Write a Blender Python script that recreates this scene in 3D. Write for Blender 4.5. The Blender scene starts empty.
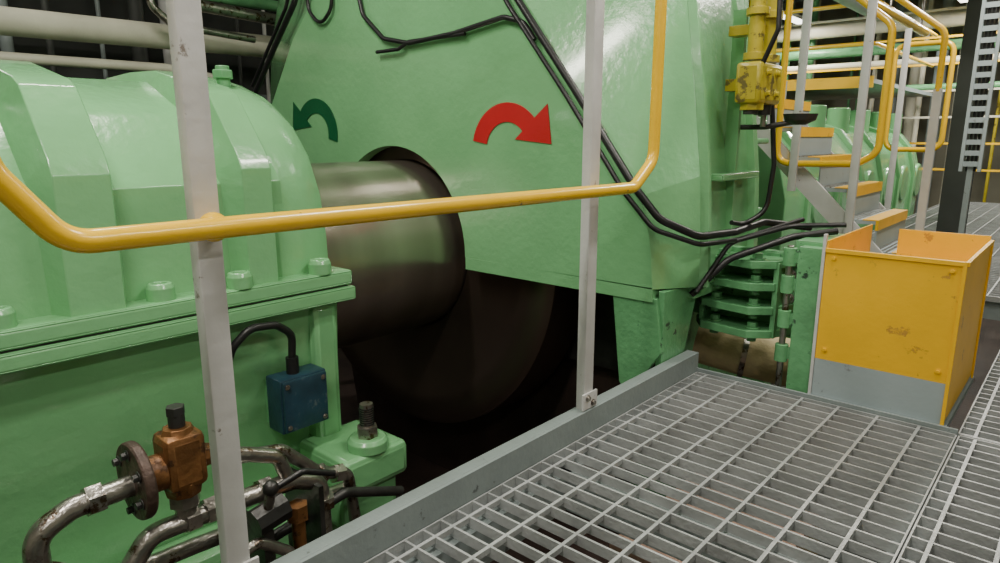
import bpy, bmesh, math, random
from mathutils import Vector, Matrix
random.seed(4)
D=bpy.data; C=bpy.context

# ---------------------------------------------------------------- materials
def mat(name,col,rough=.4,metal=0,var=.12,vscale=3,bump=.05,bscale=40,coat=0,chip=None,chipamt=.0,chipscale=9,emit=None,spec=.5):
    m=D.materials.new(name);m.use_nodes=True;nt=m.node_tree;N=nt.nodes;Lk=nt.links
    p=N['Principled BSDF'];p.inputs['Roughness'].default_value=rough;p.inputs['Metallic'].default_value=metal
    p.inputs['Coat Weight'].default_value=coat;p.inputs['Coat Roughness'].default_value=.1
    p.inputs['Specular IOR Level'].default_value=spec
    tc=N.new('ShaderNodeTexCoord')
    n=N.new('ShaderNodeTexNoise');n.inputs['Scale'].default_value=vscale;n.inputs['Detail'].default_value=6
    Lk.new(tc.outputs['Object'],n.inputs['Vector'])
    r=N.new('ShaderNodeValToRGB');r.color_ramp.elements[0].position=.3;r.color_ramp.elements[1].position=.7
    c=Vector(col)
    r.color_ramp.elements[0].color=(*[max(0,x*(1-var)) for x in c],1);r.color_ramp.elements[1].color=(*[min(1,x*(1+var)) for x in c],1)
    Lk.new(n.outputs['Fac'],r.inputs['Fac']);out=r.outputs['Color']
    if chip:
        n2=N.new('ShaderNodeTexNoise');n2.inputs['Scale'].default_value=chipscale;n2.inputs['Detail'].default_value=9;n2.inputs['Roughness'].default_value=.7
        Lk.new(tc.outputs['Object'],n2.inputs['Vector'])
        r2=N.new('ShaderNodeValToRGB');t=1-chipamt;r2.color_ramp.elements[0].position=max(0,t-.03);r2.color_ramp.elements[1].position=min(1,t+.01)
        r2.color_ramp.elements[0].color=(0,0,0,1);r2.color_ramp.elements[1].color=(1,1,1,1)
        Lk.new(n2.outputs['Fac'],r2.inputs['Fac'])
        mx=N.new('ShaderNodeMixRGB');mx.inputs[2].default_value=(*chip,1)
        Lk.new(r2.outputs['Color'],mx.inputs[0]);Lk.new(out,mx.inputs[1]);out=mx.outputs[0]
    Lk.new(out,p.inputs['Base Color'])
    if bump:
        nb=N.new('ShaderNodeTexNoise');nb.inputs['Scale'].default_value=bscale;nb.inputs['Detail'].default_value=3
        Lk.new(tc.outputs['Object'],nb.inputs['Vector'])
        b=N.new('ShaderNodeBump');b.inputs['Strength'].default_value=bump;b.inputs['Distance'].default_value=.02
        Lk.new(nb.outputs['Fac'],b.inputs['Height']);Lk.new(b.outputs['Normal'],p.inputs['Normal'])
    if emit:
        p.inputs['Emission Color'].default_value=(*emit[:3],1);p.inputs['Emission Strength'].default_value=emit[3]
    return m
GREEN=mat('green_gloss_paint',(.185,.46,.205),.24,var=.08,vscale=2.5,bump=.16,bscale=22,coat=.6,chip=(.07,.16,.08),chipamt=.28,chipscale=6)
GREEN2=mat('green_old_paint',(.13,.36,.16),.34,var=.18,vscale=6,bump=.2,bscale=30,coat=.2,chip=(.03,.06,.04),chipamt=.36)
YEL=mat('yellow_rail_paint',(.88,.53,.014),.26,var=.05,vscale=5,bump=.06,bscale=30,coat=.4,chip=(.22,.14,.03),chipamt=.31,chipscale=14)
YELP=mat('yellow_plate_paint',(.85,.48,.006),.42,var=.06,vscale=4,bump=.06,bscale=40,chip=(.45,.24,.04),chipamt=.35,chipscale=7)
OLIVE=mat('yellow_green_cylinder_paint',(.42,.35,.03),.3,var=.18,bump=.1,chip=(.12,.1,.03),chipamt=.38)
WHITE=mat('white_post_paint',(.56,.56,.55),.4,var=.1,vscale=7,bump=.08,bscale=30,chip=(.2,.17,.15),chipamt=.33,chipscale=10)
CREAM=mat('cream_pipe_paint',(.58,.57,.46),.45,var=.15,bump=.05)
GREY=mat('grey_kerb_paint',(.22,.26,.258),.40,var=.1,vscale=5,bump=.1,chip=(.08,.09,.09),chipamt=.34,chipscale=12)
GRAT=mat('grating_steel',(.37,.39,.39),.42,.2,var=.2,vscale=5,bump=.2,bscale=60)
LGREY=mat('grey_base_paint',(.30,.36,.37),.5,var=.1,chip=(.2,.22,.22),chipamt=.34)
STEEL=mat('worn_steel',(.36,.34,.31),.28,.9,var=.3,vscale=12,bump=.2,bscale=40,chip=(.12,.08,.05),chipamt=.42,chipscale=15)
DSTEEL=mat('dark_steel',(.06,.06,.058),.4,.7,var=.3,vscale=8,bump=.1)
BRONZE=mat('bronze_valve',(.22,.10,.035),.4,.55,var=.3,vscale=10,bump=.2,bscale=40,chip=(.08,.04,.02),chipamt=.42)
RUST=mat('dark_rusty_flange',(.07,.045,.035),.5,.3,var=.35,vscale=14,bump=.3)
BLUE=mat('blue_box_paint',(.018,.055,.085),.38,var=.3,vscale=9,bump=.1,chip=(.10,.14,.15),chipamt=.38)
BLACK=mat('black_rubber',(.012,.012,.013),.38,var=.2,bump=.05)
RED=mat('red_arrow_paint',(.50,.012,.018),.4,var=.08,bump=.05)
DGREEN=mat('dark_green_arrow_paint',(.006,.10,.035),.4,var=.08,bump=.05)
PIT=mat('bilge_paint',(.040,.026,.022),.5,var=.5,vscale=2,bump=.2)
PINK=mat('primer_tray_paint',(.40,.26,.20),.5,var=.3,vscale=5,bump=.2)
LAG=mat('beige_pipe_lagging',(.66,.55,.32),.7,var=.2,vscale=8,bump=.4,bscale=20)
BULK=mat('bulkhead_paint',(.34,.33,.25),.6,var=.15,vscale=1.5,bump=.05)
DBULK=mat('dark_bulkhead_paint',(.045,.05,.045),.6,var=.3,vscale=1.5,bump=.05)
CEIL=mat('ceiling_paint',(.34,.34,.28),.6,var=.15,vscale=1.5)
LAMP=mat('lamp_diffuser',(.9,.9,.9),.5,var=0,bump=0,emit=(1,.96,.88,5))
def shaftmat(name,c0,c1,rough,sc):
    m=D.materials.new(name);m.use_nodes=True;nt=m.node_tree;N=nt.nodes;Lk=nt.links;p=N['Principled BSDF']
    tc=N.new('ShaderNodeTexCoord');sp=N.new('ShaderNodeSeparateXYZ');Lk.new(tc.outputs['Object'],sp.inputs[0])
    n=N.new('ShaderNodeTexNoise');n.noise_dimensions='1D';n.inputs['Scale'].default_value=sc;n.inputs['Detail'].default_value=3
    Lk.new(sp.outputs['Y'],n.inputs['W'])
    r=N.new('ShaderNodeValToRGB');e=r.color_ramp.elements;e[0].position=.3;e[0].color=(*c0,1);e[1].position=.7;e[1].color=(*c1,1)
    Lk.new(n.outputs['Fac'],r.inputs['Fac']);Lk.new(r.outputs['Color'],p.inputs['Base Color'])
    p.inputs['Metallic'].default_value=.9;p.inputs['Roughness'].default_value=rough
    return m
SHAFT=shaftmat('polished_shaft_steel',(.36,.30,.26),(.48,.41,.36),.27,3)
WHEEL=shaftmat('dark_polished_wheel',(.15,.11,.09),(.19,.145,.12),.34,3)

# ---------------------------------------------------------------- builder
class B:
    def __init__(s,name): s.name=name;s.bm=bmesh.new();s.mats=[]
    def mi(s,m):
        if m not in s.mats:s.mats.append(m)
        return s.mats.index(m)
    def _f(s,vs,m):
        try:
            f=s.bm.faces.new(vs);f.material_index=s.mi(m);return f
        except ValueError: return None
    def box(s,c,size,m,rot=None,bev=0):
        b=bmesh.new();bmesh.ops.create_cube(b,size=1)
        bmesh.ops.scale(b,vec=size,verts=b.verts)
        if bev: bmesh.ops.bevel(b,geom=b.edges[:],offset=bev,segments=2,affect='EDGES',profile=.5)
        M=Matrix.Translation(c)
        if rot: M=M@(Matrix.Rotation(rot[2],4,'Z')@Matrix.Rotation(rot[1],4,'Y')@Matrix.Rotation(rot[0],4,'X'))
        s.merge(b,M,m)
    def bx(s,x0,x1,y0,y1,z0,z1,m,bev=0):
        s.box(((x0+x1)/2,(y0+y1)/2,(z0+z1)/2),(abs(x1-x0),abs(y1-y0),abs(z1-z0)),m,bev=bev)
    def merge(s,b,M,m):
        mp={};k=s.mi(m)
        for v in b.verts: mp[v]=s.bm.verts.new(M@v.co)
        for f in b.faces:
            nf=s.bm.faces.new([mp[v] for v in f.verts]);nf.material_index=k
        b.free()
    def cyl(s,p0,p1,r,m,r2=None,seg=20):
        p0=Vector(p0);p1=Vector(p1);d=p1-p0
        b=bmesh.new();bmesh.ops.create_cone(b,cap_ends=True,segments=seg,radius1=r,radius2=r if r2 is None else r2,depth=d.length)
        M=Matrix.Translation((p0+p1)/2)@d.to_track_quat('Z','Y').to_matrix().to_4x4()
        s.merge(b,M,m)
    def ring(s,p0,p1,ri,ro,m,seg=48):
        s.lathe(p0,(Vector(p1)-Vector(p0)),[(0,ri),(0,ro),(1,ro),(1,ri),(0,ri)],m,seg)
    def lathe(s,p0,d,prof,m,seg=48):
        p0=Vector(p0);d=Vector(d);q=d.to_track_quat('Z','Y');rows=[]
        for t,r in prof:
            rows.append([s.bm.verts.new(p0+d*t+q@Vector((math.cos(a)*r,math.sin(a)*r,0))) for a in [2*math.pi*i/seg for i in range(seg)]])
        for a,b in zip(rows,rows[1:]):
            for i in range(seg): s._f([a[i],a[(i+1)%seg],b[(i+1)%seg],b[i]],m)
    def sph(s,c,r,m,sc=(1,1,1)):
        b=bmesh.new();bmesh.ops.create_uvsphere(b,u_segments=20,v_segments=12,radius=r)
        s.merge(b,Matrix.Translation(c)@Matrix.Diagonal((*sc,1)),m)
    def tube(s,path,r,m,fil=0,seg=14,fs=7,closed=False):
        P=[Vector(p) for p in path]
        if fil:
            Q=[];n=len(P)
            for i,p in enumerate(P):
                if not closed and i in(0,n-1): Q.append(p);continue
                a=P[i-1];b=P[(i+1)%n];da=(a-p);db=(b-p)
                if da.length<1e-6 or db.length<1e-6: continue
                cosang=max(-1,min(1,da.normalized().dot(db.normalized())))
                ang=math.acos(cosang)
                if ang>3.1: Q.append(p);continue
                t=min(fil/math.tan(ang/2),da.length*.48,db.length*.48)
                s0=p+da.normalized()*t;s1=p+db.normalized()*t
                for k in range(fs+1):
                    u=k/fs; Q.append((1-u)**2*s0+2*u*(1-u)*p+u*u*s1)
            P=Q
        n=len(P);T=[]
        for i in range(n):
            if closed: t=P[(i+1)%n]-P[i-1]
            else: t=P[min(i+1,n-1)]-P[max(i-1,0)]
            T.append(t.normalized())
        nr=T[0].orthogonal().normalized();rows=[]
        for i in range(n):
            nr=(nr-T[i]*nr.dot(T[i])).normalized();bn=T[i].cross(nr)
            rows.append([s.bm.verts.new(P[i]+r*(math.cos(a)*nr+math.sin(a)*bn)) for a in [2*math.pi*k/seg for k in range(seg)]])
        for i in range(n if closed else n-1):
            a=rows[i];b=rows[(i+1)%n]
            for k in range(seg): s._f([a[k],a[(k+1)%seg],b[(k+1)%seg],b[k]],m)
        if not closed:
            s._f(rows[0][::-1],m);s._f(rows[-1],m)
    def prism(s,poly,axis,a0,a1,m):
        def P(p,a): return {'x':(a,p[0],p[1]),'y':(p[0],a,p[1]),'z':(p[0],p[1],a)}[axis]
        A=[s.bm.verts.new(P(p,a0)) for p in poly];Bv=[s.bm.verts.new(P(p,a1)) for p in poly];n=len(poly)
        s._f(A,m);s._f(Bv[::-1],m)
        for i in range(n): s._f([A[i],A[(i+1)%n],Bv[(i+1)%n],Bv[i]],m)
    def loft(s,profs,m,closed=False,caps=False):
        rows=[[s.bm.verts.new(p) for p in pr] for pr in profs];n=len(rows[0])
        for a,b in zip(rows,rows[1:]):
            for i in range(n if closed else n-1): s._f([a[i],a[(i+1)%n],b[(i+1)%n],b[i]],m)
        if caps: s._f(rows[0][::-1],m);s._f(rows[-1],m)
    def bolt(s,p,d,r,h,m):
        p=Vector(p);d=Vector(d).normalized()
        s.cyl(p,p+d*h*.25,r*1.45,m,seg=18);s.cyl(p+d*h*.2,p+d*h,r,m,seg=6)
    def done(s,ang=35,bev=0,segs=2):
        bmesh.ops.recalc_face_normals(s.bm,faces=s.bm.faces[:])
        me=D.meshes.new(s.name);s.bm.to_mesh(me);s.bm.free()
        for m in s.mats: me.materials.append(m)
        me.polygons.foreach_set('use_smooth',[True]*len(me.polygons));me.set_sharp_from_angle(angle=math.radians(ang))
        o=D.objects.new(s.name,me);C.collection.objects.link(o)
        if bev:
            b=o.modifiers.new('bevel','BEVEL');b.width=bev;b.segments=segs;b.limit_method='ANGLE';b.angle_limit=math.radians(22);b.harden_normals=True
        return o

# ---------------------------------------------------------------- camera
cd=D.cameras.new('camera');cam=D.objects.new('camera',cd);C.collection.objects.link(cam)
cam.location=(0,0,1.25);cam.rotation_euler=(math.radians(90-12.2),0,math.radians(41.5))
cd.sensor_width=36;cd.lens=24.12;cd.clip_start=.05;cd.clip_end=100
C.scene.camera=cam

# ---------------------------------------------------------------- room shell
PZ=-1.5
def slab(name,x0,x1,y0,y1,z0,z1,m):
    b=B(name);b.bx(x0,x1,y0,y1,z0,z1,m);return b.done()
slab('floor',-8,4,-4,20,PZ-.1,PZ,PIT)
slab('ceiling',-8,4,-4,20,4.6,4.7,CEIL)
slab('wall_left',-8.1,-8,-4,20,PZ,4.6,DBULK)
slab('wall_right',4,4.1,-4,20,PZ,4.6,BULK)
slab('wall_back',-8,4,20,20.1,PZ,4.6,BULK)
slab('wall_front',-8,4,-4.1,-4,PZ,4.6,BULK)

# ---------------------------------------------------------------- walkway grating
def grating(name,x0,x1,y0,y1,px=.165,py=.078,hh=.038):
    b=B(name);t=.0085
    y=y0+.02
    while y<y1-.01:
        b.bx(x0+.006,x1-.006,y-t/2,y+t/2,-hh,-.001,GRAT);y+=py
    x=x0+.06
    while x<x1-.02:
        b.bx(x-.006,x+.006,y0+.006,y1-.006,-.020,0,GRAT);x+=px
    for (a,c,d,e) in((x0,x1,y0,y0+.006),(x0,x1,y1-.006,y1),(x0,x0+.006,y0,y1),(x1-.006,x1,y0,y1)):
        b.bx(a,c,d,e,-hh-.005,.001,GRAT)
    return b.done()
grating('walkway_grating',-1.49,-.30,-.9,3.30)
grating('walkway_grating',-.295,.95,-.9,3.30)
grating('walkway_grating',-.30,.95,3.31,6.5)
grating('walkway_grating',-2.2,.95,6.51,16,.2,.1)
b=B('walkway_support_frame')
for x in(-1.44,-.3,.94): b.bx(x-.04,x+.04,-.9,3.28,-.2,-.046,GREY)
for x in(-.26,.94): b.bx(x-.04,x+.04,3.33,16,-.2,-.046,GREY)
for y in(-.8,.6,2.0,3.26): b.bx(-1.48,.95,y-.02,y+.03,-.2,-.046,GREY)
for y in(5,6.6,8,10,12,14,15.9): b.bx(-2.2 if y>6.5 else -.3,.95,y-.03,y+.03,-.2,-.046,GREY)
for x,y in((-1.44,-.8),(-1.44,3.24),(.94,-.8),(.94,3.24),(-.26,6.6),(.94,10),(-2.1,10),(-2.1,15.9),(.94,15.9)): b.bx(x-.05,x+.05,y-.05,y+.05,PZ,-.2,GREY)
b.done()
b=B('walkway_toe_kerb')
b.bx(-1.508,-1.494,-.9,3.32,-.10,.105,GREY)
b.bx(-1.56,-1.50,-.9,3.32,-.10,-.085,GREY)
b.bx(-1.56,-1.508,-.9,3.32,.090,.105,GREY)
b.bx(-1.51,-.30,3.305,3.318,-.09,.02,GREY)
b.done(bev=.002)

# ---------------------------------------------------------------- railing by machine
b=B('yellow_guard_rail')
path=[(-1.46,.29,2.2),(-1.46,.29,1.20),(-1.46,.40,1.05),(-1.46,.75,1.05),(-1.46,2.50,1.04),(-1.46,2.655,1.15),(-1.46,2.66,2.2)]
b.tube(path,.0245,YEL,fil=.10,seg=20,fs=8)
b.tube([(-1.46,.29,2.2),(-1.46,.8,2.2),(-1.46,2.66,2.2)],.0245,YEL,seg=16)
b.sph((-1.485,.70,1.05),.034,YEL)
b.done()
def post(name,y,w=.06,top=2.35,x=-1.50):
    b=B(name);b.bx(x-.052,x-.009,y-w/2,y+w/2,-.12,top,WHITE,bev=.004)
    b.bx(x+.0,x-.009,y-w*.8,y+w*.8,.11,.18,WHITE)
    b.bolt((x-.0,y-.02,.16),(1,0,0),.010,.012,STEEL);b.bolt((x-.0,y+.02,.13),(1,0,0),.010,.012,STEEL)
    return b.done()
post('guard_rail_post',.70);post('guard_rail_post',2.28,.066)

# ---------------------------------------------------------------- bearing housing
CX,CZ=-3.65,.56
def hp(offs,y): return [(CX+o,y,CZ+h) for o,h in offs]
def mirror(h): return h+[(-o,z) for o,z in h[::-1] if o>1e-6]
def scale(pr,k): return [(o*k,h*k) for o,h in pr]
cap=mirror([(.97,0),(.96,.25),(.925,.45),(.84,.64),(.71,.79),(.54,.90),(.33,.965),(.15,.99),(0,.995)])
body=mirror([(.95,0),(.93,.50),(.90,.54),(.70,.765),(.66,.79),(.25,.94),(0,.955)])
rib=mirror([(1.035,0),(1.035,.56),(1.01,.62),(.80,.87),(.74,.90),(.3,.99),(0,1.0)])
b=B('shaft_bearing_housing')
b.loft([hp(body,-.9),hp(body,1.6)],GREEN)
b.loft([hp(scale(cap,.93),1.45),hp(cap,1.56),hp(cap,1.68),hp(scale(cap,.975),1.78),hp(scale(cap,.93),1.85),hp(scale(cap,.6),1.855)],GREEN)
def ribf(y0,y1,tap=.05,pr=rib):
    b.loft([hp(scale(pr,.88),y0-tap),hp(pr,y0),hp(pr,y1),hp(scale(pr,.88),y1+tap)],GREEN)
ribf(.70,.88,.05);ribf(1.37,1.50,.05);ribf(-.1,.22,.06)
b.bx(-4.74,-2.585,-.9,1.87,.565,.635,GREEN,bev=.012)
b.bx(-4.74,-2.575,-.9,1.88,.49,.558,GREEN,bev=.012)
b.bx(-4.70,-2.60,-.9,1.85,.55,.57,DSTEEL)
lo=[(CX+1.0,.50),(CX+.98,.2),(CX+.94,-.15),(CX+.90,-.5),(CX+.9,PZ),(CX-.9,PZ),(CX-.9,-.5),(CX-1.0,.5)]
b.prism(lo,'y',-.9,1.82,GREEN)
b.prism([(-2.74,.50),(-2.60,.50),(-2.62,.2),(-2.70,-.1),(-2.74,-.1)],'y',.2,.26,GREEN)
b.bx(-2.76,-2.62,1.66,1.80,-.2,.49,GREEN,bev=.03)
for y in(.50,1.02,1.33,1.72):
    b.lathe((-2.655 if y in(.5,1.02) else -2.63,y,.63),(0,0,.07),[(0,0),(0,.052),(.7,.052),(1,.043),(1,.024),(.8,.02),(.8,0)],GREEN,24)
b.box((-2.50,1.76,-.25),(.40,.36,.17),GREEN,bev=.03)
b.box((-2.52,1.74,-.42),(.36,.32,.2),GREEN,bev=.03)
b.lathe((-2.38,1.76,-.17),(0,0,.06),[(0,.0),(0,.095),(.7,.095),(1,.08),(1,0)],GREEN,28)
b.box((-2.62,1.1,-.52),(.25,1.6,.2),GREEN,bev=.04)
b.cyl((-2.88,1.43,1.21),(-2.795,1.43,1.275),.03,DSTEEL,seg=16)
b.cyl((-3.2,1.62,1.35),(-3.2,1.62,1.58),.032,GREEN2);b.cyl((-3.2,1.62,1.52),(-3.2,1.62,1.56),.05,GREEN2,seg=6)
b.done(bev=.02,segs=3)
b=B('foundation_stud')
b.cyl((-2.38,1.76,-.14),(-2.38,1.76,-.06),.05,STEEL,seg=6);b.cyl((-2.38,1.76,-.1),(-2.38,1.76,.05),.030,STEEL)
for i in range(8): b.ring((-2.38,1.76,-.05+i*.011),(-2.38,1.76,-.045+i*.011),.028,.034,DSTEEL,20)
b.done()

# ---------------------------------------------------------------- shaft
b=B('propeller_shaft')
b.lathe((-3.64,1.6,.50),(0,2.2,0),[(0,.55),(.12,.55),(.122,.60),(.20,.60),(.205,.59),(.95,.59),(.95,.0)],SHAFT,128)
b.done(ang=40)
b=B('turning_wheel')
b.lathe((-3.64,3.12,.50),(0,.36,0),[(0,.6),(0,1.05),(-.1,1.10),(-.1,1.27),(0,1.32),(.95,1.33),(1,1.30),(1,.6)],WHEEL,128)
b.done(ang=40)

# ---------------------------------------------------------------- casing
MX,MZ=-3.64,.5
F=mirror([(2.02,-.01),(1.99,.25),(1.93,.46),(1.53,.97),(1.13,1.48),(.80,1.76),(.38,1.93),(0,1.98)])
O=mirror([(2.13,-.03),(2.12,.25),(2.10,.55),(2.04,1.0),(1.96,1.5),(1.65,2.2),(.85,2.6),(0,2.75)])
def pf(pr,y): return [(MX+o,y,MZ+h) for o,h in pr]
b=B('gear_casing')
R=.69
notch=[(MX-R*math.cos(a),MZ+R*math.sin(a)) for a in [math.pi*i/28 for i in range(29)]]
face=[(MX+o,MZ+h) for o,h in F]+notch
b._f([b.bm.verts.new((x,3.0,z)) for x,z in face],GREEN)
b.loft([[(x,3.0,z) for x,z in notch],[(x,3.09,z) for x,z in notch]],GREEN)
b.loft([pf(F,3.0),pf(O,3.30),pf(O,4.0)],GREEN)
fl=scale(O,1.018)
b.loft([pf(O,3.30),pf(fl,3.32),pf(fl,3.35),pf(O,3.37)],GREEN)
b.loft([pf(O,3.93),pf(fl,3.94),pf(fl,4.0),pf(scale(O,.6),4.0)],GREEN)
b.bx(MX+R,MX+2.02,3.0,3.08,.42,.50,GREEN);b.bx(MX-2.02,MX-R,3.0,3.08,.42,.50,GREEN)
b.bx(MX-1.9,MX-.0,3.49,3.53,-.3,2.0,DSTEEL);b.bx(MX,MX+1.8,3.5,3.54,-.2,1.9,DSTEEL)
b.bx(-1.6,-1.46,3.40,3.90,1.02,1.06,GREEN,bev=.01)
b.bx(-1.56,-1.49,3.62,3.65,.6,1.9,GREEN)
b.prism([(3.3,.47),(4.0,.47),(4.0,.40),(3.3,.40)],'x',-1.70,-1.53,GREEN)
b.prism([(-1.86,.44),(-1.60,.44),(-1.56,.16),(-1.74,-.12),(-1.80,-.05)],'y',3.01,3.05,GREEN2)
b.prism([(3.03,.48),(3.42,.46),(3.30,.12),(3.03,-.1)],'x',-1.60,-1.565,GREEN2)
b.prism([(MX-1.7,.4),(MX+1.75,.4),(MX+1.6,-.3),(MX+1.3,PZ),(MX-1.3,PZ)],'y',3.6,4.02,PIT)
b.done(bev=.014)
b=B('gearbox_body')
b.prism([(-5.4,PZ),(-2.0,PZ),(-1.9,.8),(-2.1,1.6),(-2.6,2.4),(-4.6,2.4),(-5.4,1.6)],'y',4.05,5.1,GREEN2)
for z in(.2,.7,1.2): b.bx(-2.1,-1.82,4.1,5.0,z,z+.04,GREEN2)
b.done(bev=.015)

def arrow(name,cx,cz,sgn,m,a0=170):
    ri,ro=.158,.27
    A=[math.radians(a0-i*(a0-41)/20) for i in range(21)]
    out=[(ro*math.cos(a),ro*math.sin(a)*.97) for a in A];inn=[(ri*math.cos(a),ri*math.sin(a)*.97) for a in A[::-1]]
    head=[(.295,.245),(.325,.03),(.065,.055)]
    poly=out+head+inn
    b=B(name);b.prism([(cx+sgn*x,cz+z) for x,z in poly],'y',2.994,2.9995,m);return b.done()
arrow('red_direction_arrow',-2.60,1.18,1,RED)
arrow('green_direction_arrow',-4.52,1.27,-1,DGREEN,193)

b=B('casing_cable_harness')
b.tube([(-2.75,2.97,2.3),(-2.50,2.97,1.98),(-2.1,2.97,1.48),(-1.72,2.96,1.0),(-1.60,3.0,.85),(-1.46,3.15,.76),(-1.42,3.5,.75),(-1.38,3.8,.78),(-1.25,4.2,.72)],.020,BLACK,fil=.12)
b.tube([(-2.80,2.96,2.3),(-2.55,2.955,1.95),(-2.15,2.955,1.46),(-1.78,2.95,.98),(-1.62,2.98,.80),(-1.45,3.15,.72),(-1.40,3.5,.71),(-1.2,3.9,.80)],.013,BLACK,fil=.12)
for x,z in((-2.3,1.73),(-1.95,1.29)): b.box((x,2.975,z),(.09,.03,.035),STEEL,rot=(0,.9,0))
b.tube([(-3.95,2.97,2.35),(-3.86,2.97,2.05),(-3.65,2.97,1.88),(-3.4,2.97,1.83),(-3.0,2.97,1.85),(-2.6,2.97,1.90),(-2.46,2.97,1.86),(-2.38,2.97,1.76)],.015,BLACK,fil=.1)
b.tube([(-3.72,2.965,1.80),(-3.5,2.965,1.80),(-3.4,2.97,1.84),(-2.9,2.97,1.84)],.012,BLACK,fil=.05)
b.tube([(-4.55,2.97,2.45),(-4.68,2.97,2.22),(-5.0,2.97,1.93),(-5.34,2.97,1.60)],.022,BLACK,fil=.1)
b.tube([(-4.63,2.96,2.45),(-4.78,2.96,2.20),(-5.05,2.96,1.95),(-5.36,2.96,1.66)],.014,BLACK,fil=.1)
b.tube([(-4.50,2.97,2.4),(-4.50,2.97,2.15),(-4.35,2.97,2.03),(-4.2,2.97,2.14),(-4.22,2.97,2.4)],.013,BLACK,fil=.12)
b.tube([(-1.36,3.7,1.5),(-1.32,3.72,1.1),(-1.34,3.72,.85),(-1.42,3.62,.78),(-1.44,3.5,.80)],.013,BLACK,fil=.12)
b.tube([(-1.55,3.3,.42),(-1.40,3.4,.62),(-1.15,3.6,.74),(-.98,3.75,.77)],.018,BLACK,fil=.15)
b.tube([(-1.5,3.25,.45),(-1.42,3.45,.70),(-1.2,3.75,.78),(-.95,3.8,.80)],.013,BLACK,fil=.15)
b.done()

# ---------------------------------------------------------------- chock bracket with bolts
b=B('bolted_chock_bracket')
b.bx(-1.66,-1.12,3.70,3.76,.17,.64,GREEN2,bev=.01)
for i,z in enumerate((.19,.32,.45,.57)):
    b.prism([(-1.66,3.70),(-1.66,3.62),(-1.58,3.50),(-1.30,3.46),(-1.20,3.54),(-1.14,3.70)],'z',z,z+.042,GREEN2)
    for x,y in((-1.52,3.56),(-1.30,3.54)):
        b.bolt((x,y,z+.042),(0,0,1),.028,.035,GREEN2);b.cyl((x,y,z-.03),(x,y,z),.026,GREEN2)
for x in(-1.60,-1.20): b.bx(x-.014,x+.014,3.55,3.7,.19,.60,GREEN2)
for x in(-1.62,-1.17):
    for z in(.27,.39,.52,.62): b.bolt((x,3.70,z),(0,-1,0),.02,.03,STEEL)
b.bx(-1.75,-1.13,3.76,3.86,.20,.60,GREEN2)
b.done(bev=.008)
b=B('lagged_exhaust_pipe')
b.tube([(-1.82,4.02,-.05),(-1.5,4.1,-.10),(-1.15,4.2,-.14),(-1.02,4.25,-.6),(-1.02,4.25,PZ)],.15,LAG,fil=.12,seg=24)
b.ring((-1.55,4.085,-.094),(-1.52,4.095,-.098),.14,.165,STEEL,28)
b.done()
b=B('door_hinge_column')
b.bx(-1.06,-.945,3.42,3.50,-.15,.72,GREEN2,bev=.006)
b.bx(-1.10,-.945,3.50,3.9,.66,.74,GREEN2,bev=.006)
for z in(.12,.3,.48,.62):
    b.cyl((-1.10,3.43,z),(-1.10,3.43,z+.09),.032,GREEN2);b.box((-1.07,3.44,z+.045),(.08,.03,.06),GREEN2)
b.cyl((-1.10,3.43,-.12),(-1.10,3.43,.72),.016,STEEL)
b.bx(-1.07,-.945,3.42,3.9,-.19,-.13,GREEN2)
b.done(bev=.004)

# ---------------------------------------------------------------- yellow guard box (open topped sheet panels)
b=B('yellow_guard_box')
t=.008
def panel(x0,x1,y0,y1,z0,z1,sp=.19):
    b.bx(x0,x1,y0,y1,z0,z0+sp,LGREY);b.bx(x0,x1,y0,y1,z0+sp,z1,YELP)
panel(-.92,-.36,3.37,3.37+t,-.0,.735)
panel(-.36-t,-.36,3.378,4.20,-.0,.735,.02)
panel(-.78,-.36-t,4.20-t,4.20,-.0,.755)
panel(-.92,-.92+t,3.378,4.19,-.0,.77)
b.bx(-.91,-.37,3.38,4.19,.42,.43,YELP)
b.bx(-.935,-.921,3.365,3.39,0,.80,WHITE)
b.bx(-.92,-.36,3.362,3.37,.715,.735,YELP);b.bx(-.375,-.36,3.362,3.37,.0,.715,YELP)
b.bx(-.36,-.352,3.37,4.2,.715,.735,YELP);b.bx(-.36,-.352,4.17,4.2,.0,.715,YELP)
b.bx(-.94,-.35,3.34,4.22,-.03,-.0,LGREY)
for x,z in((-.88,.69),(-.41,.69),(-.88,.24),(-.41,.24)): b.bolt((x,3.37,z),(0,-1,0),.009,.010,YELP)
b.bx(-.9,-.4,3.75,3.8,PZ,-.03,GREY)
b.done(bev=.003)

# ---------------------------------------------------------------- junction box
b=B('junction_box')
b.box((-2.585,1.535,.090),(.12,.235,.25),BLUE,bev=.008);b.box((-2.52,1.535,.090),(.02,.22,.235),BLUE,bev=.006)
for y in(1.445,1.625):
    for z in(-.005,.185): b.bolt((-2.51,y,z),(1,0,0),.008,.008,STEEL)
b.cyl((-2.585,1.52,.20),(-2.585,1.52,.29),.028,BLACK)
b.bx(-2.68,-2.645,1.43,1.64,-.02,.18,GREEN2)
b.done()
b=B('junction_box_cable')
b.tube([(-2.585,1.52,.28),(-2.57,1.52,.40),(-2.56,1.44,.46),(-2.56,1.32,.47),(-2.58,1.25,.40),(-2.63,1.24,.3)],.017,BLACK,fil=.08)
b.done()

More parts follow.
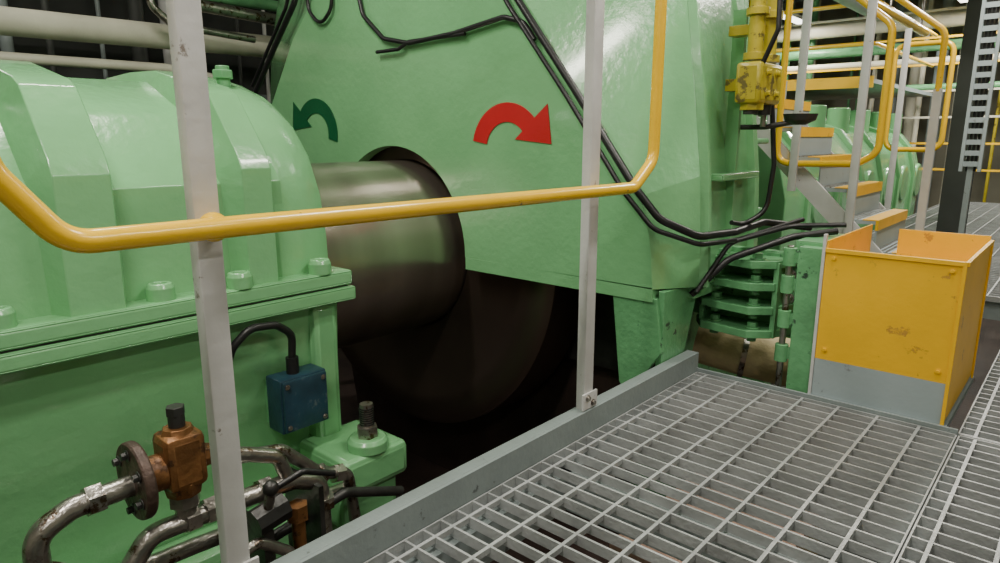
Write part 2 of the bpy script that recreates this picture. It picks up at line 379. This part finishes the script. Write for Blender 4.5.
# ---------------------------------------------------------------- lube oil piping with valve
b=B('lube_oil_piping')
PX=-2.12;r=.034
def p(y,z,x=PX): return (x,y,z)
def nut(y,z,d,x=PX,rr=.047,h=.045,m=STEEL):
    c=Vector((x,y,z));d=Vector(d).normalized();b.cyl(c-d*h/2,c+d*h/2,rr,m,seg=6)
b.tube([p(.68,.19),p(.50,.185),p(.40,.14),p(.40,-.05),p(.42,-.6)],r,STEEL,fil=.09)
nut(.56,.187,(0,1,0));nut(.42,.0,(0,0,1))
b.tube([p(.62,-.6),p(.62,-.10),p(.70,.0),p(.95,-.005),p(1.22,-.02),p(1.33,-.07),p(1.34,-.6)],r,STEEL,fil=.08)
nut(.83,-.0,(0,1,0));nut(.90,-.0,(0,1,0));nut(1.10,-.01,(0,1,0));nut(1.34,-.16,(0,0,1))
b.tube([p(.92,.20),p(1.05,.15),p(1.16,.10),p(1.2,-.02)],.027,STEEL,fil=.05)
b.tube([p(1.0,.10,-2.25),p(1.25,.05,-2.25),p(1.42,-.12,-2.25),p(1.55,-.16,-2.25),p(1.6,-.6,-2.25)],.026,STEEL,fil=.07)
nut(1.42,-.12,(0,.7,-.7),-2.25,.04);nut(1.50,-.15,(0,1,-.2),-2.25,.04)
b.tube([p(1.05,-.28,-2.2),p(1.5,-.22,-2.2),p(1.8,-.34,-2.2)],.022,DSTEEL,fil=.07)
b.tube([p(.9,-.14,-2.0),p(1.0,-.12,-2.0),p(1.12,-.22,-2.0),p(1.14,-.6,-2.0)],.02,STEEL,fil=.05)
b.tube([p(.30,-.2,-2.3),p(.9,-.22,-2.3),p(1.6,-.27,-2.3)],.03,STEEL,fil=.05)
b.bx(-2.24,-2.0,1.02,1.06,-.5,-.10,DSTEEL);b.bx(-2.3,-2.05,1.28,1.30,-.4,-.05,DSTEEL)
b.cyl(p(1.0,-.06,-2.02),p(1.12,-.04,-2.02),.05,DSTEEL,seg=8);b.cyl(p(1.05,-.05,-2.02),p(1.05,.06,-1.98),.018,STEEL);b.sph(p(1.05,.07,-1.98),.028,DSTEEL)
b.tube([p(1.10,.02,-2.05),p(1.2,.06,-2.02),p(1.33,.0,-2.02)],.012,BLACK,fil=.03)
nut(1.18,-.10,(0,0,1),-2.04,.04,.06,BRONZE);b.cyl(p(1.18,-.6,-2.04),p(1.18,-.1,-2.04),.025,BRONZE)
for y in(.55,1.2): b.bx(-2.66,-2.0,y-.02,y+.02,-.56,-.52,DSTEEL)
b.done()
b=B('bronze_relief_valve')
b.lathe(p(.665,.20),(0,.035,0),[(0,0),(0,.12),(.2,.125),(.8,.125),(1,.12),(1,0)],RUST,36)
for i in range(6):
    a=math.pi/6+i*math.pi/3;b.bolt((PX+.09*math.cos(a),.665,.20+.09*math.sin(a)),(0,-1,0),.013,.02,DSTEEL)
b.cyl(p(.70,.20),p(.76,.20),.06,BRONZE);b.box(p(.82,.225),(.13,.13,.19),BRONZE,bev=.025)
b.cyl(p(.82,.10),p(.82,.15),.055,BRONZE,.065,seg=8);b.cyl(p(.82,-.02),p(.82,.12),.035,STEEL);nut(.82,.08,(0,0,1),rr=.05)
b.cyl(p(.82,.31),p(.82,.335),.055,BRONZE,.045,seg=8);b.cyl(p(.82,.335),p(.82,.38),.026,DSTEEL,seg=16);b.cyl(p(.82,.375),p(.82,.405),.03,DSTEEL,seg=6)
b.cyl(p(.88,.21),p(.93,.20),.045,BRONZE,.035,seg=8)
b.done(bev=.003)

# ---------------------------------------------------------------- yellow hydraulic cylinders on casing
b=B('hydraulic_actuator')
X=-1.36
for y,rr in((3.44,.052),(3.60,.060)):
    b.cyl((X,y,1.62),(X,y,2.5),rr*.72,OLIVE,seg=24)
    for z in(1.62,1.83,2.08): b.cyl((X,y,z),(X,y,z+.035),rr*1.05,OLIVE,seg=24)
    b.cyl((X,y,1.36),(X,y,1.42),rr*.7,DSTEEL)
b.box((X,3.52,1.51),(.13,.30,.20),OLIVE,bev=.02)
b.cyl((X,3.45,1.38),(X,3.45,1.46),.06,OLIVE,seg=8)
b.cyl((X,3.62,1.42),(X,3.62,1.30),.014,STEEL)
b.bx(-1.52,X,3.48,3.56,1.75,1.80,OLIVE);b.bx(-1.52,X,3.48,3.56,1.48,1.54,OLIVE)
b.tube([(X+.05,3.42,1.6),(X+.12,3.40,1.75),(X+.10,3.42,2.1),(X+.04,3.43,2.3)],.012,BLACK,fil=.06)
for z in(1.46,1.56): b.bolt((X+.065,3.46,z),(1,0,0),.015,.02,OLIVE);b.bolt((X+.065,3.58,z),(1,0,0),.015,.02,OLIVE)
b.done(bev=.003)
b=B('indicator_lever')
b.tube([(-1.5,3.66,1.30),(-1.36,3.66,1.30),(-1.20,3.70,1.33)],.014,DSTEEL,fil=.03)
b.lathe((-1.20,3.70,1.31),(0,0,.055),[(0,0),(0,.03),(.4,.075),(1,.085),(1,.06),(.7,.0)],DSTEEL,28)
b.done()

# ---------------------------------------------------------------- stairs over the shaft
b=B('steel_stairs')
n=7;rise=.22;run=.21;x0=-.72
for side in(5.35,6.35):
    b.prism([(x0+.10,0),(x0-.10,0),(x0-.10-run*n,rise*n-.10),(x0-run*n-.0,rise*n),(x0-.02,.10)],'y',side-.012,side+.012,WHITE)
for i in range(n):
    z=rise*(i+1);x=x0-run*i
    b.bx(x-run-.02,x,5.37,6.33,z-.03,z,LGREY)
    b.bx(x-.012,x+.006,5.366,6.334,z-.07,z+.004,YELP)
    b.bx(x-.10,x,5.368,6.332,z-.002,z+.004,YELP)
    b.bx(x-run-.01,x-run,5.37,6.33,z,z+rise-.03,LGREY)
    for k in range(3): b.bx(x-run+k*.035,x-run+.012+k*.035,5.38,6.32,z,z+.006,STEEL)
xt=x0-run*n
b.bx(xt-1.4,xt-.25,5.2,6.45,rise*n-.05,rise*n,LGREY);b.bx(xt-.3,xt-.24,5.2,6.45,rise*n-.06,rise*n+.005,YELP)
for x in(xt-1.3,):
    for y in(5.4,6.1): b.bx(x-.03,x+.03,y-.03,y+.03,PZ,rise*n-.05,LGREY)
b.done()
def loop(name,pts,y,r=.022,posts=(),x=None):
    b=B(name)
    b.tube([(px,y,z) for px,z in pts],r,YEL,fil=.12,closed=True)
    for px,z0,z1 in posts: b.bx(px-.028,px+.028,y-.045,y-.012,z0,z1,WHITE,bev=.004)
    return b.done()
loop('stair_handrail',[(-1.86,1.05),(-1.86,2.45),(-1.60,2.35),(-1.17,1.98),(-1.17,1.14),(-1.30,1.06)],5.28,.024,posts=((-1.72,.85,2.6),(-1.30,.4,2.15)))
loop('far_handrail',[(-1.72,1.12),(-1.72,2.15),(-1.22,2.15),(-1.22,1.12)],8.0,.026,posts=((-1.62,.005,2.3),))
b=B('overhead_handrail')
b.tube([(-2.6,6.42,1.6),(-2.6,6.42,2.62),(-1.55,6.42,2.45),(-1.05,6.42,2.05),(-1.05,6.42,1.6)],.024,YEL,fil=.12)
b.bx(-1.08,-1.02,6.40,6.44,.4,1.62,WHITE)
b.done()
b=B('walkway_handrail')
for y in(9.6,11.8,14,15.5): b.bx(-.62,-.57,y-.03,y+.03,0.005,1.25,WHITE,bev=.004)
b.tube([(-.60,9.4,1.2),(-.60,15.7,1.2)],.024,YEL);b.tube([(-.60,9.4,.65),(-.60,15.7,.65)],.02,YEL)
b.done()

b=B('support_column')
b.bx(-1.38,-1.22,9.93,10.12,0.005,4.6,DBULK);b.bx(-1.44,-1.16,9.9,9.93,0.005,4.6,DBULK);b.bx(-1.44,-1.16,10.12,10.15,0.005,4.6,DBULK)
b.done()
b=B('cable_tray')
b.bx(-1.10,-1.07,8.4,8.46,.9,4.6,LGREY);b.bx(-.94,-.91,8.4,8.46,.9,4.6,LGREY)
z=.95
while z<4.5: b.bx(-1.07,-.94,8.42,8.44,z,z+.05,LGREY);z+=.11
for x in(-1.04,-1.005,-.97): b.cyl((x,8.46,.9),(x,8.46,4.6),.014,BLACK,seg=8)
b.bx(-1.03,-.98,8.44,8.50,0.005,1.0,GREY)
b.done()

b=B('auxiliary_engine')
pr=[(-5.0,PZ),(-2.45,PZ),(-2.4,.6),(-2.5,1.0),(-2.75,1.3),(-3.2,1.45),(-4.4,1.45),(-5,1.1)]
b.prism(pr,'y',7.2,14,GREEN)
for y in(7.8,8.9,10,11.1,12.2,13.3):
    b.prism([(x+ (.05 if x>-3.5 else -.05),z+(.05 if z>0 else 0)) for x,z in pr],'y',y,y+.12,GREEN)
    b.cyl((-2.9,y+.55,1.3),(-2.9,y+.55,1.65),.15,GREEN)
    b.lathe((-2.44,y+.55,.5),(.06,0,0),[(0,0),(0,.3),(1,.28),(1,0)],GREEN,28)
b.done(bev=.02)

b=B('upper_platform')
b.bx(-7.5,-2.6,11,15.4,2.0,2.06,LGREY);b.bx(-7.5,-2.6,10.97,11,1.94,2.10,YELP)
for x in(-6.5,-5.5,-4.5,-3.6,-2.7): b.bx(x-.025,x+.025,11,11.05,2.06,3.1,WHITE)
for z in(2.55,3.1): b.tube([(-7.4,11.02,z),(-2.65,11.02,z),(-2.65,15.3,z)],.03,YEL,fil=.1)
for x in(-7,-5.2): b.bx(x-.06,x+.06,14.2,14.3,PZ,2.0,CREAM)
b.done()
b=B('background_pipework')
for i in range(34):
    x=-7.6+i*.3+random.uniform(-.1,.1);rr=random.choice([.03,.05,.08,.11]);y=random.uniform(16.3,18.5)
    b.cyl((x,y,PZ),(x,y,4.6),rr,random.choice([CREAM,CREAM,LGREY,DBULK,GREEN2,OLIVE]),seg=14)
for z,y,rr in((3.0,16.1,.10),(3.5,16.2,.16),(2.7,15.9,.07),(2.2,16.0,.07)):
    b.cyl((-7.9,y,z),(3.9,y,z),rr,random.choice([CREAM,GREEN2,LGREY]),seg=18)
for i in range(8): b.bx(-7.9,3.9,15.75,15.8,.6+i*.5,.64+i*.5,random.choice([CREAM,YEL,DBULK]))
b.done()
b=B('overhead_pipework')
for z,y,rr in((3.95,13,.16),(4.0,9,.14),(3.95,6.3,.08)):
    b.cyl((-7.9,y,z),(3.9,y,z),rr,random.choice([CREAM,WHITE]),seg=18)
for x,z,rr,m in((-2.2,3.3,.12,CREAM),(-2.6,2.9,.09,LGREY),(-1.75,3.6,.1,CREAM),(-3.3,3.4,.15,DBULK),(-2.0,2.6,.05,YEL)):
    b.cyl((x,6.0,z),(x,10.8,z),rr,m,seg=18)
    for y in(6.8,8.8,10.5): b.cyl((x,y,z),(x,y,4.6),.015,STEEL,seg=8)
b.done()
b=B('bulkhead_pipe_run')
b.cyl((-6,-3,2.02),(-6,7,2.10),.10,CREAM,seg=24);b.cyl((-6.1,-3,2.42),(-6.1,9,2.50),.05,GREEN2)
b.tube([(-6.1,-3,1.8),(-6.1,2.6,1.82),(-6.1,3.1,1.75),(-6.1,3.2,1.2)],.04,CREAM,fil=.12)
b.tube([(-5.7,2.5,2.9),(-5.7,2.5,2.45),(-5.7,2.7,2.30),(-5.7,3.6,2.26)],.05,STEEL,fil=.1)
b.tube([(-5.7,2.35,2.9),(-5.7,2.35,2.25),(-5.7,2.5,2.12),(-5.7,3.2,2.08)],.03,STEEL,fil=.1)
for i in range(30):
    y=-1.5+i*.33+random.uniform(-.08,.08);rr=random.choice([.02,.03,.05,.07])
    b.cyl((-7.2,y,PZ),(-7.2,y,4.6),rr,random.choice([CREAM,GREY,DBULK,WHITE,DBULK]),seg=12)
for z in(1.6,2.2,2.9): b.bx(-7.4,-7.3,-3,12,z,z+.12,GREY)
for y in(-1,1.3,4.5): b.bx(-6.06,-5.94,y,y+.05,PZ,2.0,GREY)
b.done()
b=B('bilge_equipment')
b.cyl((-2.6,2.3,PZ+.1),(-1.7,2.3,PZ+.1),.1,RUST)
b.bx(-1.3,-.4,.6,1.9,PZ,-1.0,RUST);b.cyl((-1.2,-.5,-.8),(-1.2,2.1,-.8),.05,CREAM);b.cyl((-.7,-.5,-.7),(-.7,2.1,-.7),.04,RUST)
b.bx(-1.36,-.75,2.25,3.1,-.5,-.46,PINK);b.bx(-1.3,-.8,2.6,2.7,PZ,-.5,RUST)
b.done()

# ---------------------------------------------------------------- lights
w=D.worlds.new('engine_room_air');C.scene.world=w;w.use_nodes=True
w.node_tree.nodes['Background'].inputs[0].default_value=(.78,.8,.76,1);w.node_tree.nodes['Background'].inputs[1].default_value=.14
def lamp(x,y,z,e,lx=.25,ly=1.3,col=(1,.94,.84)):
    b=B('fluorescent_fixture');b.bx(x-lx/2,x+lx/2,y-ly/2,y+ly/2,z+.03,z+.10,WHITE)
    b.bx(x-lx/2+.02,x+lx/2-.02,y-ly/2+.02,y+ly/2-.02,z+.005,z+.03,LAMP);b.cyl((x,y,z+.1),(x,y,4.6),.01,STEEL,seg=8);b.done()
    l=D.lights.new('fluorescent_light','AREA');l.shape='RECTANGLE';l.size=lx;l.size_y=ly;l.energy=e;l.color=col
    o=D.objects.new('fluorescent_light',l);C.collection.objects.link(o);o.location=(x,y,z-.01)
lamp(-1.2,-.3,3.6,92);lamp(-3.3,1.0,3.7,85);lamp(-.6,3.0,3.7,80);lamp(-.6,7,3.7,130);lamp(-4.2,8.5,3.6,130);lamp(-1,12.5,3.6,190);lamp(-5.2,15.0,3.6,120);lamp(-6.2,0.5,3.7,20);lamp(1.5,-2,3.6,60);lamp(1.6,2.0,3.6,45)
lamp(-2.2,14.5,3.6,140)
